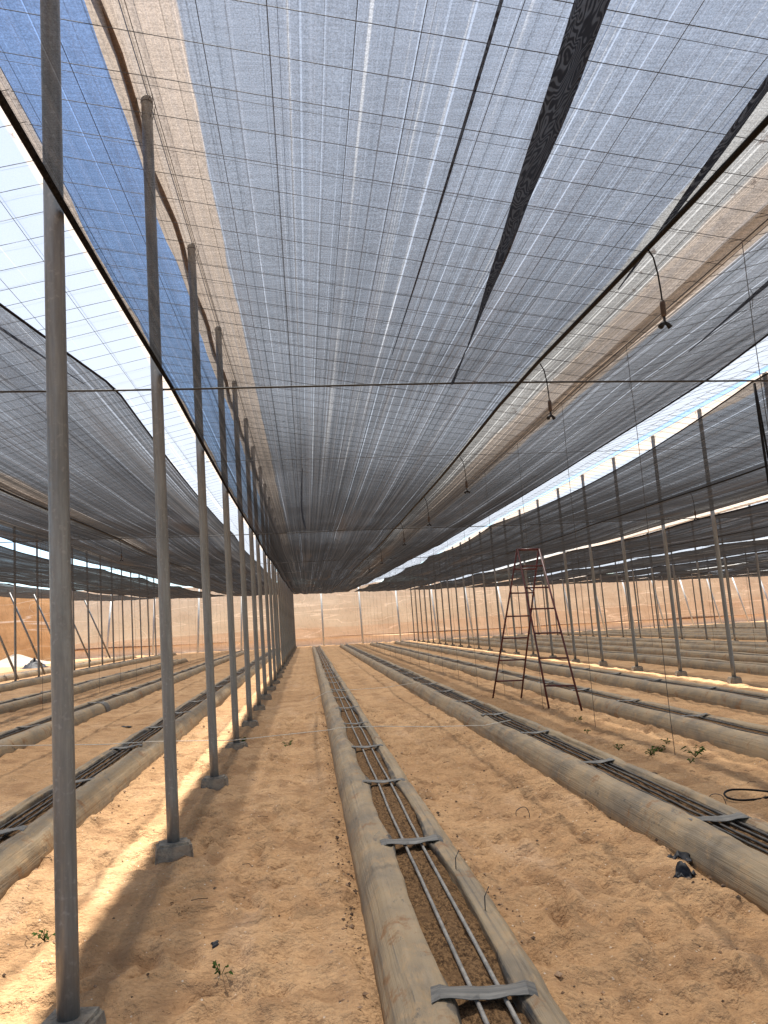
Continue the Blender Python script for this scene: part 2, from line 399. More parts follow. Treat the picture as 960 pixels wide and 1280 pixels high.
# ------------------------------------------------------------------ planting beds
BW = .66
def prof_strip(side):
    P = [(-.005, -.06), (.0, .0), (.008, .055), (.026, .112), (.062, .165), (.11, .196), (.165, .202), (.215, .19), (.25, .165), (.262, .115)]
    return P if side < 0 else [(BW - .70 * u, z * .97) for u, z in P]
def make_bed(x0, ya, yb, label, near, nstrap, strap0=3.19, seed=0):
    mir = x0 < 0                       # the wide flank faces the camera aisle
    t = thing('planting_bed', label, 'planting bed', (x0, 0, G(x0)), 'raised planting beds in rows')
    ys = np.concatenate([np.arange(ya, min(14, yb), .07 if near else .25), np.arange(max(ya, min(14, yb)), yb, .3 if near else .5), [yb]])
    for side in (-1, 1):
        P = np.array(prof_strip(side)); n = len(P)
        if near:                              # finer section, so the film can pleat along its length
            q = np.linspace(0, n - 1, 24); P = np.stack([np.interp(q, np.arange(n), P[:, k]) for k in (0, 1)], 1); n = 24
        rel = np.linspace(0, 9, n)
        U = np.repeat(P[:, 0][:, None], len(ys), 1); Z = np.repeat(P[:, 1][:, None], len(ys), 1)
        Yg = np.repeat(ys[None], n, 0)
        lip = np.clip((rel - 4) / 5, 0, 1)[:, None]; fl = np.clip(rel / 3, 0, 1)[:, None]; idx = rel[:, None]
        ph = (ys - strap0) / 2.12
        sc = np.abs(np.sin(np.pi * ph)) ** .6              # film pinched at the straps, slack between them
        sg = 1 if side < 0 else -1
        inset = .035 * (1 - sc)[None] * lip - .02 * sc[None] * lip + .028 * fbm(ys * 1.1, ys * 0 + side, seed, 3)[None] * lip
        U = U + sg * inset + .03 * fbm(ys * .35, ys * 0 + 5 * side, seed + 3, 2)[None] * fl
        Z = Z * (1 + .10 * fbm(ys * .6, ys * 0 + 9 * side, seed + 7, 3)[None]) + .012 * vnoise(Yg * 1.7, idx * 1.3 + 0 * Yg, seed + 13) * fl
        Z = Z - .012 * np.exp(-(((ph - np.round(ph)) / .05) ** 2))[None] * fl
        if near:
            Z = Z + .009 * fbm(Yg * 6, idx * 1.1 + 0 * Yg, seed + 23, 2) * fl
            near_strap = np.exp(-(((ph - np.round(ph)) / .13) ** 2))[None]
            Z = Z + .007 * np.sin(idx * 4.2 + 3 * fbm(Yg * .9, 0 * Yg, seed + 2, 2)) * near_strap * fl
            pl = .016 * vnoise(Yg * .22, idx * 2.1 + .25 * fbm(Yg * .8, 0 * Yg, seed, 2), seed + 31) + .01 * vnoise(Yg * .5, idx * 3.6, seed + 37)
            Z = Z + pl * fl; U = U + sg * pl * fl * .8
            U = U + .009 * fbm(Yg * 5, idx * .9 + 0 * Yg, seed + 29, 2) * fl
        # closed rounded ends
        Z[:, 0] *= .3; Z[:, -1] *= .3
        if mir: U = BW - U
        grid_mesh('plastic_edge', U, Yg, Z, M['film_mirrored' if mir else 'film'], t, flip=(side > 0) != mir)
    us = np.linspace(.2, .56, 14 if near else 5)
    U, Yg = np.meshgrid(us, ys, indexing='ij')
    Z = .148 + (.022 * fbm(U * 22, Yg * 9, seed + 41, 3) if near else .012 * vnoise(U * 9, Yg * 3, seed)) - .02 * (np.abs(U - .38) / .17) ** 2
    if mir: U = BW - U
    grid_mesh('substrate', U, Yg, Z, M['peat'], t, flip=mir)
    # straps
    k = 0
    y = strap0
    sm = None
    while k < nstrap and y < yb - .5:
        if y > ya + .3:
            if sm is None:
                n = 12; uu = np.linspace(.175, .57, n)
                zz = np.interp(uu, [.175, .2, .24, .38, .51, .545, .57], [.19, .203, .196, .184, .192, .198, .18])
                mb = MB()
                for q in range(n):
                    a = .042 + .02 * abs(q / (n - 1) - .5) * 2 + .004 * math.sin(q * 2.1)
                    ux = BW - uu[q] if mir else uu[q]
                    cur = .004 * math.sin(q * .9)
                    mb.v += [(ux, -a, zz[q] - .003 + cur), (ux, -a * .35, zz[q] + .003), (ux, a * .35, zz[q] + .004), (ux, a, zz[q] - .001 - cur)]
                for q in range(n - 1):
                    for r in range(3): mb.f.append((q * 4 + r, q * 4 + 4 + r, q * 4 + 5 + r, q * 4 + r + 1))
                s = mb.build('strap', M['strap'], t, False); sm = s
                so = s.modifiers.new('thickness', 'SOLIDIFY'); so.thickness = .0025
            else:
                s = sm.copy(); C.objects.link(s); s.parent = t
            s.location = (random.uniform(-.006, .006), y, 0); s.rotation_euler = (0, random.uniform(-.02, .02), random.uniform(-.14, .14)); s.scale = (1, random.uniform(.75, 1.25), random.uniform(.985, 1.015))
        y += 2.12 + random.uniform(-.1, .1); k += 1
    return t
bedspec = [
    (0.21, 1.2, 59.0, 'long raised bed in the middle foreground with two pale drip lines', True, 27, 3.19),
    (2.26, 1.2, 60.2, 'long raised bed between the central bed and the red ladder', True, 26, 5.27),
    (4.56, 3.0, 60.8, 'long raised bed directly behind the feet of the red ladder', False, 22, 5.9),
    (6.49, 6.0, 61.5, 'raised bed lying along the bright sand strip, near the pole row right of the ladder', False, 16, 9.4),
    (-2.62, 1.2, 58.6, 'first raised bed left of the near row of grey poles', True, 26, 4.1),
    (-4.89, 6.0, 58.3, 'second raised bed left of the near pole row, with a dark film patch', False, 22, 7.2),
    (-7.32, 12., 45.5, 'third raised bed left of the near pole row, ending short of the wall', False, 14, 14.),
    (-10.32, 18., 60.5, 'fourth raised bed left of the near pole row, beside the far left poles', False, 14, 19.),
    (-12.9, 26., 59.0, 'raised bed beyond the far left pole row, at the left edge', False, 8, 27.)]
for b in (1, 2, 3):
    for i, x0 in enumerate((0.35, 2.40, 4.60, 6.55)):
        x = x0 + BAY * b; k = (b - 1) * 4 + i
        bedspec.append((x, 1.5 * x - 5, YW(x) - 6.5 - .1 * x, '%s raised bed beyond the pole row right of the ladder' % ORD[k], False, 0, 3.))
bed_objs = []
for i, (x0, ya, yb, lab, near, ns, s0) in enumerate(bedspec):
    bed_objs.append(make_bed(x0, ya, yb, lab, near, ns, s0, seed=100 + 37 * i))
    short = ('central foreground bed', 'bed between the central bed and the ladder', 'bed behind the red ladder', 'bed beside the bright sand strip',
             'first bed left of the near poles', 'second bed left of the near poles', 'third bed left of the near poles', 'fourth bed left of the near poles')
    if i < 8:
        offs = (.33, .435) if i == 0 else ((.285, .35, .42, .475) if i == 1 else ((.15, .205, .27, .335) if i == 4 else ((.18, .29) if x0 < 0 else (.32, .43))))
        nm = {2: ('left', 'right'), 4: ('outer left', 'inner left', 'inner right', 'outer right')}[len(offs)]
        for u, w in zip(offs, nm):
            ys = np.concatenate([np.arange(ya + .3, 14, .22), np.arange(max(14, ya + .3), yb - .5, .8)])
            wob =   .016 * fbm(ys * .55, ys * 0 + u * 40, 300 + i, 3)
            zz = .164 + .008 * fbm(ys * 2.3, ys * 0 + u * 9, 340 + i, 2)
            mb = MB(); mb.tube([(a, b, c) for a, b, c in zip(u + wob, ys, zz)], .0095 if i == 0 else .009, 6)
            o = mb.build('drip_line', M['dripgrey' if i == 0 else 'dripblack']); o.location = (x0, 0, G(x0))
            tag(o, '%s %s drip line lying on the %s' % ('dusty grey' if i == 0 else 'dark', w, short[i]), 'drip line', 'drip lines on the beds')
# dark patch of film on the second left bed
pt = MB()
for q in range(9):
    pass
P = np.array(prof_strip(-1))[1:8]; P[:, 0] = BW - P[:, 0]; ysp = np.linspace(0, .34, 6)
U = np.repeat((P[:, 0] + .006)[:, None], 6, 1); Yp = np.repeat(ysp[None], 7, 0); Z = np.repeat((P[:, 1] + .012)[:, None], 6, 1)
pp = grid_mesh('film_patch', U, Yp, Z, M['strap'], bed_objs[5], flip=True); pp.location = (0, 17.3, 0)
tag(pp, 'dark patch wrapped over the pale film')

# ------------------------------------------------------------------ poles
pole_me = None
def make_pole_meshes():
    mb = MB(); n = 20; H = ZT
    zs = [0.05, .4, 1.2, 2.4, 3.6, 4.8, H - .012, H]
    mb.tube([(0, 0, z) for z in zs], .044, n, True, [.044] * 7 + [.038])
    p = mesh('support_pole', mb.v, mb.f)
    fb = MB(); fb.box((0, 0, .03), (.138, .12, .085), 0, .86)
    f = mesh('footing', fb.v, fb.f, False)
    import bmesh
    bm = bmesh.new(); bm.from_mesh(f)
    bmesh.ops.bevel(bm, geom=bm.edges[:], offset=.018, segments=2, affect='EDGES')
    bmesh.ops.subdivide_edges(bm, edges=bm.edges[:], cuts=2, use_grid_fill=True)
    for v in bm.verts:
        k = .008 * float(fbm(v.co.x * 22, v.co.y * 20 + v.co.z * 17, 8, 2)); v.co += Vector((k, -k * .7, k * .8))
    bm.to_mesh(f); bm.free()
    tb = MB()   # wire ties round the head
    for a in (0, 1.7, 3.4):
        pts = [(.045 * math.cos(a), .045 * math.sin(a), H - .04), (.09 * math.cos(a + .2), .09 * math.sin(a + .2), H - .02),
               (.075 * math.cos(a + .3), .075 * math.sin(a + .3), H - .12), (.046 * math.cos(a + .2), .046 * math.sin(a + .2), H - .2)]
        tb.tube(pts, .003, 4)
    tb.tube([(.046 * math.cos(a), .046 * math.sin(a), H - .05) for a in np.linspace(0, 6.28, 14)], .004, 4)
    w = mesh('wire_tie', tb.v, tb.f)
    return p, f, w
PM, FM, WM = make_pole_meshes()
rows = [(XL, 0, 25, 'in the near row left of the central bed'),
        (XL + BAY, 4, 26, 'in the row right of the red ladder'),
        (XL + 2 * BAY, 10, 27, 'in the second row right of the ladder'),
        (XL + 3 * BAY, 16, 27, 'in the third row right of the ladder'),
        (XL - BAY, 10, 24, 'in the far left row')]
pole0 = foot0 = tie0 = None
for rx, k0, k1, where in rows:
    for k in range(k0, k1):
        y = Y0 + NB * k
        if y > YW(rx) - 1.5: break
        lab = '%s grey pole from the camera %s' % (ORD[k - k0], where)
        if pole0 is None:
            p = obj('support_pole', PM, M['pole']); f = obj('footing', FM, M['concrete'], p); w = obj('wire_tie', WM, M['wire'], p)
            pole0, foot0, tie0 = p, f, w
        else:
            p = pole0.copy(); C.objects.link(p)
            f = foot0.copy(); C.objects.link(f); f.parent = p
            w = tie0.copy(); C.objects.link(w); w.parent = p
        jx, jy = (random.uniform(-.012, .012), random.uniform(-.03, .03)) if not (rx == XL and k < 5) else (0, 0)
        p.location = (rx + jx, y + jy, G(rx)); p.rotation_euler = (random.uniform(-.004, .004), random.uniform(-.003, .003), 0)
        f.rotation_euler = (0, 0, random.uniform(-.25, .25)); f.scale = (random.uniform(.85, 1.1), random.uniform(.85, 1.1), random.uniform(.9, 1.1))
        w.rotation_euler = (0, 0, random.uniform(0, 6))
        f.location = (0, 0, -.035 if (rx == XL and k == 0) else random.uniform(-.03, .005))
        tag(p, lab, 'pole', 'galvanised roof poles')

# ------------------------------------------------------------------ roof net with its wire grid
YA = -4.0
def roofz(x, xr):
    """height of the roof net under the ridge xr"""
    return ZT + .03 - (ZT - ZV) * np.abs(x - xr) / (BAY / 2) + G(x)
def yend(x): return YW(np.asarray(x, float)) + 1.9
bays = [(-1, 'over the far left bay'), (0, 'over the central bay'), (1, 'over the bay right of the ladder'), (2, 'over the second bay right of the ladder'), (3, 'over the third bay right of the ladder'), (4, 'over the bay at the far right edge')]
def wire_grid(xa, xb, xr, y0, parent, seed):
    mb = MB(); rg = random.Random(seed)
    def seg(p, q, r):
        d = Vector(q) - Vector(p); u = d.cross(Vector((0, 0, 1))).normalized() * r; w = Vector((0, 0, r))
        vs = [Vector(p) + u - w * .6, Vector(p) - u - w * .6, Vector(p) + w, Vector(q) + u - w * .6, Vector(q) - u - w * .6, Vector(q) + w]
        mb.add(vs, [(0, 1, 4, 3), (1, 2, 5, 4), (2, 0, 3, 5)])
    y = y0
    ye = float(min(yend(xa), yend(xb)))
    while y < ye:
        near = y < 34
        a = y + rg.uniform(-.03, .03); b = y + rg.uniform(-.05, .05)
        seg((xa, a, roofz(xa, xr) - .02), (xb, b, roofz(xb, xr) - .02), .003 if near else .0032)
        if near and rg.random() < .65:
            a = y + rg.uniform(.05, .16); seg((xa, a, roofz(xa, xr) + .02), (xb, a + rg.uniform(-.06, .06), roofz(xb, xr) + .02), .0018)
        y += NB / 6
    n = max(3, int(abs(xb - xa) / .48))
    for i in range(n + 1):
        x = xa + (xb - xa) * i / n + rg.uniform(-.05, .05)
        if not min(xa, xb) < x < max(xa, xb): continue
        seg((x, y0, roofz(x, xr) - .023), (x + rg.uniform(-.05, .05), ye, roofz(x, xr) - .023), .003)
        if rg.random() < .6:
            q = x + rg.uniform(.03, .09); seg((q, y0, roofz(q, xr) + .02), (q + rg.uniform(-.1, .1), ye, roofz(q, xr) + .02), .0018)
    return mb.build('wire_grid', M['wire'], parent, False)
def roof_sheet(xa, xb, xr, y0, lab, seed, hem):
    b0 = abs(xr - XL) < .1
    t = None
    xs = np.linspace(xa, xb, 44); v = np.linspace(0, 1, 130) ** 1.25
    X = np.repeat(xs[:, None], len(v), 1)
    Y = y0 + v[None] * (yend(xs)[:, None] - y0)
    Z = roofz(X, xr)
    if hem:
        Z = Z - .12 * np.clip((xr - X) / .25, 0, 1)
    edge = np.clip(1 - np.abs(X - (xa if hem else xb)) / .25, 0, 1)
    X = X + edge * .07 * fbm(Y * .9, Y * 0, seed, 3)
    Z = Z + .02 * fbm(X * 3, Y * .5, seed + 1, 3) - .018 * np.abs(np.sin(np.pi * (Y - Y0) / NB)) 
    o = grid_mesh('roof_net', X, Y, Z, M['white'])
    tag(o, lab, 'roof net', 'white roof net sheets')
    wire_grid(xa if not hem else xr - .95, xb, xr, y0, o, seed)
    if hem and b0:
        mb = MB(); ys = np.arange(y0, 66, .5)
        hx = xr - (.12 if b0 else .05) + .035 * fbm(ys * .45, ys * 0 + 3, seed + 5, 2) + .02 * np.sin(2 * np.pi * ys / NB)
        mb.tube([(a, b, ZT - .06 + G(a)) for a, b in zip(hx, ys)], .028, 6)
        mb.build('rolled_hem', M['hem'], o)
    return o
for b, where in bays:
    xr = XL + BAY * b; xv = xr + BAY / 2
    y0 = YA if b in (-1, 0, 1) else 8.0 * (b - .5)
    roof_sheet(xr - (.22 if b == 0 else .10), xv + .1, xr, y0, 'white net sheet sloping right from the ridge ' + where, 500 + b, True)
    if b < 4:
        roof_sheet(xv - .1, xr + BAY - (.96 if b == -1 else .33), xr + BAY, y0, 'white net sheet sloping left from the ridge ' + where, 540 + b, False)
# ridge wires and valley wires
for b, rx, w in ((0, XL, 'the near left pole row'), (1, XL + BAY, 'the pole row right of the ladder'), (2, XL + 2 * BAY, 'the second pole row right of the ladder'), (-1, XL - BAY, 'the far left pole row')):
    mb = MB(); mb.tube([(rx, y, ZT + .012 + G(rx)) for y in np.arange(-4 + 8 * abs(b), 66, 3)], .0045, 5)
    tag(mb.build('ridge_wire', M['wire']), 'dark wire running along the tops of ' + w, 'wire', 'ridge wires')
valleys = [(XL + BAY / 2, -1, 25, 'beside the red ladder', 'central'), (XL - BAY / 2, 4, 24, 'left of the near pole row', 'left'), (XL + 1.5 * BAY, 7, 26, 'right of the pole row beyond the ladder', 'right')]
anch0 = None
for vx, k0, k1, where, w in valleys:
    vz = ZV + G(vx) - .03
    mb = MB(); mb.tube([(vx, y, vz) for y in np.arange(-4 if w == 'central' else 5, 66, 3)], .006, 5)
    tag(mb.build('valley_wire', M['wire']), 'dark wire along the bottom of the %s roof valley' % w, 'wire', 'valley wires')
    i = 0
    for k in range(k0, k1):
        y = Y0 + NB * k
        if y < 2 or y > YW(vx) - 2: continue
        if anch0 is None:
            mb = MB()
            mb.tube([(.004 * math.sin(z * 3), .003 * math.cos(z * 2), z) for z in np.linspace(.0, ZV - .03, 12)], .0035, 5)
            mb.tube([(.012, 0, ZV - .45), (.03, .01, ZV - .5), (.012, .012, ZV - .62)], .0025, 4)
            o = mb.build('anchor_wire', M['wire']); anch0 = o
        else:
            o = anch0.copy(); C.objects.link(o)
        o.location = (vx + random.uniform(-.03, .03), y + random.uniform(-.05, .05), G(vx)); o.rotation_euler = (0, 0, random.uniform(0, 6))
        tag(o, '%s thin tie-down wire from the camera, hanging %s' % (ORD[i], where), 'tie wire', 'tie-down wires'); i += 1

# ------------------------------------------------------------------ shade cloth
CAB = [-4.6, 6.38, 16.7, 25.6, 31.6, 40.6, 50.6, 60.4, 92]
def sagf(Y):
    r = np.zeros_like(Y)
    for a, b in zip(CAB[:-1], CAB[1:]):
        k = (Y >= a) & (Y <= b); u = (Y[k] - a) / (b - a); L = min(b - a, 11)
        r[k] = 4 * u * (1 - u) * (.0005 * L * L if a < 10 else .0008 * L * L)
    return r
def insetf(y, seed, first, rest=1):
    r = np.zeros_like(y); rg = random.Random(seed)
    for i, (a, b) in enumerate(zip(CAB[:-1], CAB[1:])):
        d = rg.uniform(.02, .2) * rest
        if i == 0: d = first
        if i == 1 and first == .3: d = .28
        k = (y >= a) & (y <= b); u = (y[k] - a) / (b - a); r[k] = d * np.clip((b - y[k]) / 4.5, 0, 1.1) if i == 0 else 4 * u * (1 - u) * d
    return r
def shade_panel(xa, xb, y0, lab, seed, la=0, lb=0.3, hemA=.02, hemB=.008, flatA=False):
    nx = max(40, int((xb - xa) / .055))
    w = np.linspace(0, 1, nx); v = np.linspace(0, 1, 300) ** 1.35
    yb = 66.8 + .238 * (xa + xb) / 2
    Y = np.repeat((y0 + v * (yb - y0))[None], nx, 0)
    ia = np.zeros(300) if flatA else insetf(Y[0], seed, la)
    ib = insetf(Y[0], seed + 1, lb, .15 if lb > .6 else .6)
    XA = xa + ia; XB = xb - ib
    X = XA[None] + w[:, None] * (XB - XA)[None]
    fold = np.clip((Y - 10) / 12, .25, 1)
    sg = sagf(Y)
    Z = ZS + G(X) + rise(Y) - sg
    edgew = (np.minimum(w, 1 - w) * 2)[:, None]
    Z = Z - .05 * np.sin(np.pi * w)[:, None] * np.clip(sg * 8, 0, 1)
    Z = Z + fold * (.05 * fbm(X * 2.4, Y * .12, seed + 2, 3) + .022 * fbm(X * 9, Y * .16, seed + 3, 2)) * np.clip(edgew * 6, .15, 1)
    Z = Z + fold * .03 * fbm(X * 1.2, Y * .7, seed + 4, 2)
    o = grid_mesh('shade_cloth', X, Y, Z, M['shade'])
    tag(o, lab, 'shade cloth', 'grey shade cloth panels')
    for col, r in ((0, hemA), (-1, hemB)):
        mb = MB(); st = 2
        mb.tube([(a, b, c) for a, b, c in zip(X[col][::st], Y[col][::st], Z[col][::st])], r, 6)
        mb.build('hem_cord', M['rope'], o)
    return o, X, Y, Z
def zs_at(x, y): return float(ZS + G(x) + rise(y) - sagf(np.array([[float(y)]]))[0, 0])
A0, A1, B0, B1 = XL + .055, 3.61, 4.06, 8.44
panels = [
    (A0, A1, -4.5, 'broad grey shade cloth over the central bed, right of the near poles', 0, .55, True),
    (B0, B1, -4.5, 'grey shade cloth above the ladder, left of the right pole row', .3, .3, False),
    (B0 - BAY, B1 - BAY, -4.5, 'grey shade cloth just left of the near pole row, beside the white gap', .3, .62, False),
    (A0 - BAY, A1 - BAY, 8, 'second grey shade cloth left of the near pole row', .1, .2, True),
    (B0 - 2 * BAY, B1 - 2 * BAY, 16, 'grey shade cloth at the far left edge, past the far left poles', .2, .2, False)]
nth = ('first', 'second', 'third', 'fourth', 'fifth', 'sixth', 'seventh', 'eighth')
k = 0
for b in (1, 2, 3, 4):
    for (a, c, fl) in ((A0, A1, True), (B0, B1, False)):
        panels.append((a + BAY * b, c + BAY * b, 1.2 * (a + BAY * b) - 4, '%s grey shade cloth beyond the pole row right of the ladder' % nth[k], .1, .15, fl)); k += 1
pobj = []
for i, (a, c, y0, lab, la, lb, fl) in enumerate(panels):
    if i == 2: hb = .009
    else: hb = .008
    pobj.append(shade_panel(a, c, y0, lab, 900 + 31 * i, la, lb, .017 if fl else .007, hb, fl))
main = pobj[0][0]
# folded-over bunches of cloth hanging under the panels
def fold_strip(path, widths, parent, drop=.02):
    mb = MB(); n = len(path); m = 7
    X = np.zeros((m, n)); Yf = np.zeros((m, n)); Z = np.zeros((m, n))
    for i, ((x, y), w) in enumerate(zip(path, widths)):
        for j in range(m):
            a = j / (m - 1) - .5
            X[j, i] = x + a * w + .03 * w * math.sin(i * .8 + j * 2)
            Yf[j, i] = y
            Z[j, i] = zs_at(x, y) - drop - w * .2 * (1 - (2 * a) ** 2) + .05 * w * math.sin(j * 2.7 + i * .7)
    o = grid_mesh('folded_bunch', X, Yf, Z, M['fold'], parent)
    return o
def path(x0, y0, x1, y1, n, bend=0):
    return [(x0 + (x1 - x0) * t + bend * math.sin(math.pi * t), y0 + (y1 - y0) * t) for t in np.linspace(0, 1, n)]
fold_strip(path(.93, 1.2, 1.27, 5.5, 30), np.interp(np.linspace(0, 1, 30), [0, .3, .6, .85, 1], [.15, .115, .075, .025, .008]), main)
fold_strip(path(1.27, 5.5, 1.33, 6.4, 10), np.linspace(.008, .03, 10), main, .01)
fold_strip(path(1.72, 1.6, 1.98, 4.4, 22), np.interp(np.linspace(0, 1, 22), [0, .5, 1], [.06, .045, .008]), main, .02)
fold_strip(path(.70, .8, .735, 5.6, 26, .01), np.interp(np.linspace(0, 1, 26), [0, .6, 1], [.016, .012, .005]), main, .01)
fold_strip(path(2.75, 3.0, 3.02, 5.6, 22), np.interp(np.linspace(0, 1, 22), [0, .5, 1], [.05, .04, .008]), main, .02)
fold_strip(path(.05, 9.6, .08, 16.2, 30, -.05), np.interp(np.linspace(0, 1, 30), [0, .5, .8, 1], [.008, .025, .035, .01]), main, .01)
fold_strip(path(-2.1, 2.8, -1.62, 6.2, 22), np.interp(np.linspace(0, 1, 22), [0, .5, 1], [.05, .035, .01]), pobj[2][0], .02)
# cross cables
for i, y in enumerate(CAB[1:8]):
    xa, xb = -15.4 if y > 16 else -8.0, (10 if y < 10 else min(44, y * .75 + 6))
    mb = MB(); xs = np.linspace(xa, xb, 26)
    mb.tube([(x, y + .01 * (x + 1), zs_at(x, y) - .012 + .01 * math.sin(x)) for x in xs], .0085 if i == 0 else .009, 6)
    tag(mb.build('cross_cable', M['wire']), '%s dark cable from the camera, crossing under the shade cloths' % ORD[i], 'cable', 'cross cables under the shade cloth')
mb = MB(); mb.tube([(x, 9.0, zs_at(x, 9.0) - .03) for x in np.linspace(-1.04, 8.4, 16)], .003, 5)
tag(mb.build('cross_wire', M['wire']), 'thin wire crossing the ceiling just beyond the first dark cable', 'wire')

# ------------------------------------------------------------------ irrigation pipes and sprinklers
def pipe(x, ya, yb, lab):
    mb = MB(); ys = np.arange(ya, yb, 1.2)
    mb.tube([(x + .02 * math.sin(y * .5), y, zs_at(x, y) - .06 - .015 * math.sin(y * .8)) for y in ys],   .0145, 8)
    return tag(mb.build('irrigation_pipe', M['black']), lab, 'pipe', 'overhead irrigation pipes')
PX = 1.865
pipe(PX, -1.5, 60, 'thick black irrigation pipe under the central shade cloth')
pipe(-3.65, 2, 60, 'black irrigation pipe under the shade cloth left of the near poles')
pipe(6.3, 6, 60, 'black irrigation pipe under the shade cloth above the ladder')
pipe(11.3, 12, 60, 'black irrigation pipe under the cloth beyond the right pole row')
sp0 = None
def sprinkler(x, y, lab, turn):
    global sp0
    z = zs_at(x, y) - .075
    if sp0 is None:
        t = thing('hanging_sprinkler', lab, 'sprinkler', (x, y, z), 'hanging sprinklers')
        mb = MB(); mb.tube([(0, 0, 0), (.03, 0, -.05), (.045, 0, -.14), (.05, 0, -.24), (.05, 0, -.3)], .0042, 6); mb.build('drop_tube', M['black'], t)
        mb = MB(); mb.tube([(.05, 0, -.285), (.05, 0, -.30), (.05, 0, -.36), (.05, 0, -.372)], .02, 10, True, [.010, .0145, .0145, .009]); mb.build('weight', M['rust'], t)
        mb = MB(); mb.tube([(.05, 0, -.372), (.05, 0, -.41)], .007, 6)
        for s in (-1, 1):
            mb.tube([(.05, 0, -.4), (.05 + s * .018, 0, -.415), (.05 + s * .03, 0, -.43)], .01, 8, True, [.007, .011, .014])
        mb.tube([(.05, 0, -.4), (.05, .02, -.412), (.05, .03, -.42)], .008, 8)
        mb.build('nozzle_head', M['scrap'], t)
        sp0 = t
    else:
        t = sp0.copy(); C.objects.link(t); t.location = (x, y, z); t['label'] = lab
        for ch in list(sp0.children):
            c = ch.copy(); C.objects.link(c); c.parent = t
    t.rotation_euler = (0, 0, turn)
    return t
for i, y in enumerate((3.74, 5.66, 8.9, 11.75, 14.9, 19.5, 23.5)):
    sprinkler(PX, y, '%s hanging sprinkler from the camera on the central black pipe' % ORD[i], (.15, .3, -.2, .4, 0, .2, -.3)[i])
for i, y in enumerate((16.2, 20.5)):
    sprinkler(-3.65, y, '%s hanging sprinkler on the pipe left of the near poles' % ('nearer', 'farther')[i], .5 * i)
sprinkler(6.3, 12.2, 'hanging sprinkler on the pipe above the right-hand beds', .3)
# two hoses dropping from the cable at the right edge
for i, (dx, dy) in enumerate(((0, 0), (.035, .05))):
    mb = MB(); zt = zs_at(4.08, 6.5) - .02
    mb.tube([(4.08 + dx + .03 * math.sin(q * 3 + i * 2) * q + .05 * i * math.sin(q * 3.1), 6.5 + dy, zt + (G(4.1) + .02 - zt) * q) for q in np.linspace(0, 1, 16)], .012 if i == 0 else .009, 7)
    tag(mb.build('hanging_hose', M['black']), ('thicker black hose hanging from the first cable at the right edge', 'thinner black hose hanging against the thicker one at the right edge')[i], 'hose', 'hoses hanging from the cable')

# ------------------------------------------------------------------ perimeter walls
LEAN = .42
def wall_pt(x, s): return (x, YW(x) + .25 + LEAN * s, G(x) + s)
wt = thing('net_wall', 'tan translucent net wall closing the far end', 'net wall', (0, 0, 0))
xs = np.linspace(-19.4, 62, 330); ss = np.linspace(.6, 5.3, 30)
Xw, Sw = np.meshgrid(xs, ss, indexing='ij')
Yw = YW(Xw) + .35 + LEAN * Sw + .05 * fbm(Xw * .5, Sw * .9, 61, 2) + .05 * np.sin(2 * np.pi * Xw / 3.3) * np.clip(Sw / 3, 0, 1)
grid_mesh('net_sheet', Xw, Yw, G(Xw) + Sw, M['wall'], wt)
def strip(name, mat, lo, hi, dy, seed):
    v = np.linspace(0, 1, 5)
    Xs, V = np.meshgrid(np.linspace(-19.2, 62, 220), v, indexing='ij')
    a = lo + .12 * fbm(Xs * .16, 0 * Xs, seed, 2); b = hi + .16 * fbm(Xs * .13, 0 * Xs + 4, seed, 2)
    S = a + (b - a) * V
    return grid_mesh(name, Xs, YW(Xs) + dy + LEAN * S - .05 * np.sin(np.pi * V), G(Xs) + S, mat, wt)
strip('skirt', M['skirt'], -.12, .62, .05, 71)
strip('brown_band', M['band'], .64, .76, .0, 75)
# sand drifted against the foot of the wall is part of the ground; posts
post0 = None
px = -15.4; i = 0
while px < 52:
    if post0 is None:
        mb = MB(); mb.tube([(0, 0, -.1), (0, LEAN * 2.4, 2.4), (0, LEAN * 5.1, 5.1)], .075, 10)
        o = mb.build('wall_post', M['post']); post0 = o
    else:
        o = post0.copy(); C.objects.link(o)
    o.location = (px, YW(px) - .35, G(px)); o.rotation_euler = (0, 0, random.uniform(-.05, .05))
    tag(o, '%s pale post from the left end, leaning against the tan net wall' % ORD[i], 'post', 'pale posts along the back wall'); i += 1
    px += 3.33
# left side wall, its raking struts, a tarpaulin mound
lw = thing('side_net_wall', 'dark brown net wall at the far left edge, meeting the tan wall', 'net wall')
ts = np.linspace(0, 1, 40); ss = np.linspace(-.1, 5.2, 16)
T, S = np.meshgrid(ts, ss, indexing='ij')
Xl = -18.2 - 11 * T - LEAN * .8 * S + .12 * fbm(T * 30, S * 1.2, 81, 2); Yl = 63.6 - 24 * T + LEAN * .5 * S
grid_mesh('net_sheet', Xl, Yl, G(Xl) * .9 + S, M['brown'], lw)
st0 = None
for i, y in enumerate((34.5, 38.3, 42.1, 47.6, 53.0)):
    bx = -11.9 - .035 * (y - 34)
    if st0 is None:
        mb = MB(); mb.tube([(0, 0, 0), (-1.6, 0, 4.0)], .05, 8)
        o = mb.build('raking_strut', M['post']); st0 = o
        o.data.materials[0] = M['pole']
    else:
        o = st0.copy(); C.objects.link(o)
    o.location = (bx, y, G(bx))
    tag(o, '%s slanting strut from the camera, leaning left beside the far left poles' % ORD[i], 'strut', 'slanting struts at the left side')
n, m = 26, 14
A, Rr = np.meshgrid(np.linspace(0, 2 * math.pi, n), np.linspace(0, 1, m), indexing='ij')
Xm = -19.2 + 2.6 * Rr * np.cos(A); Ym = 55 + 3.5 * Rr * np.sin(A)
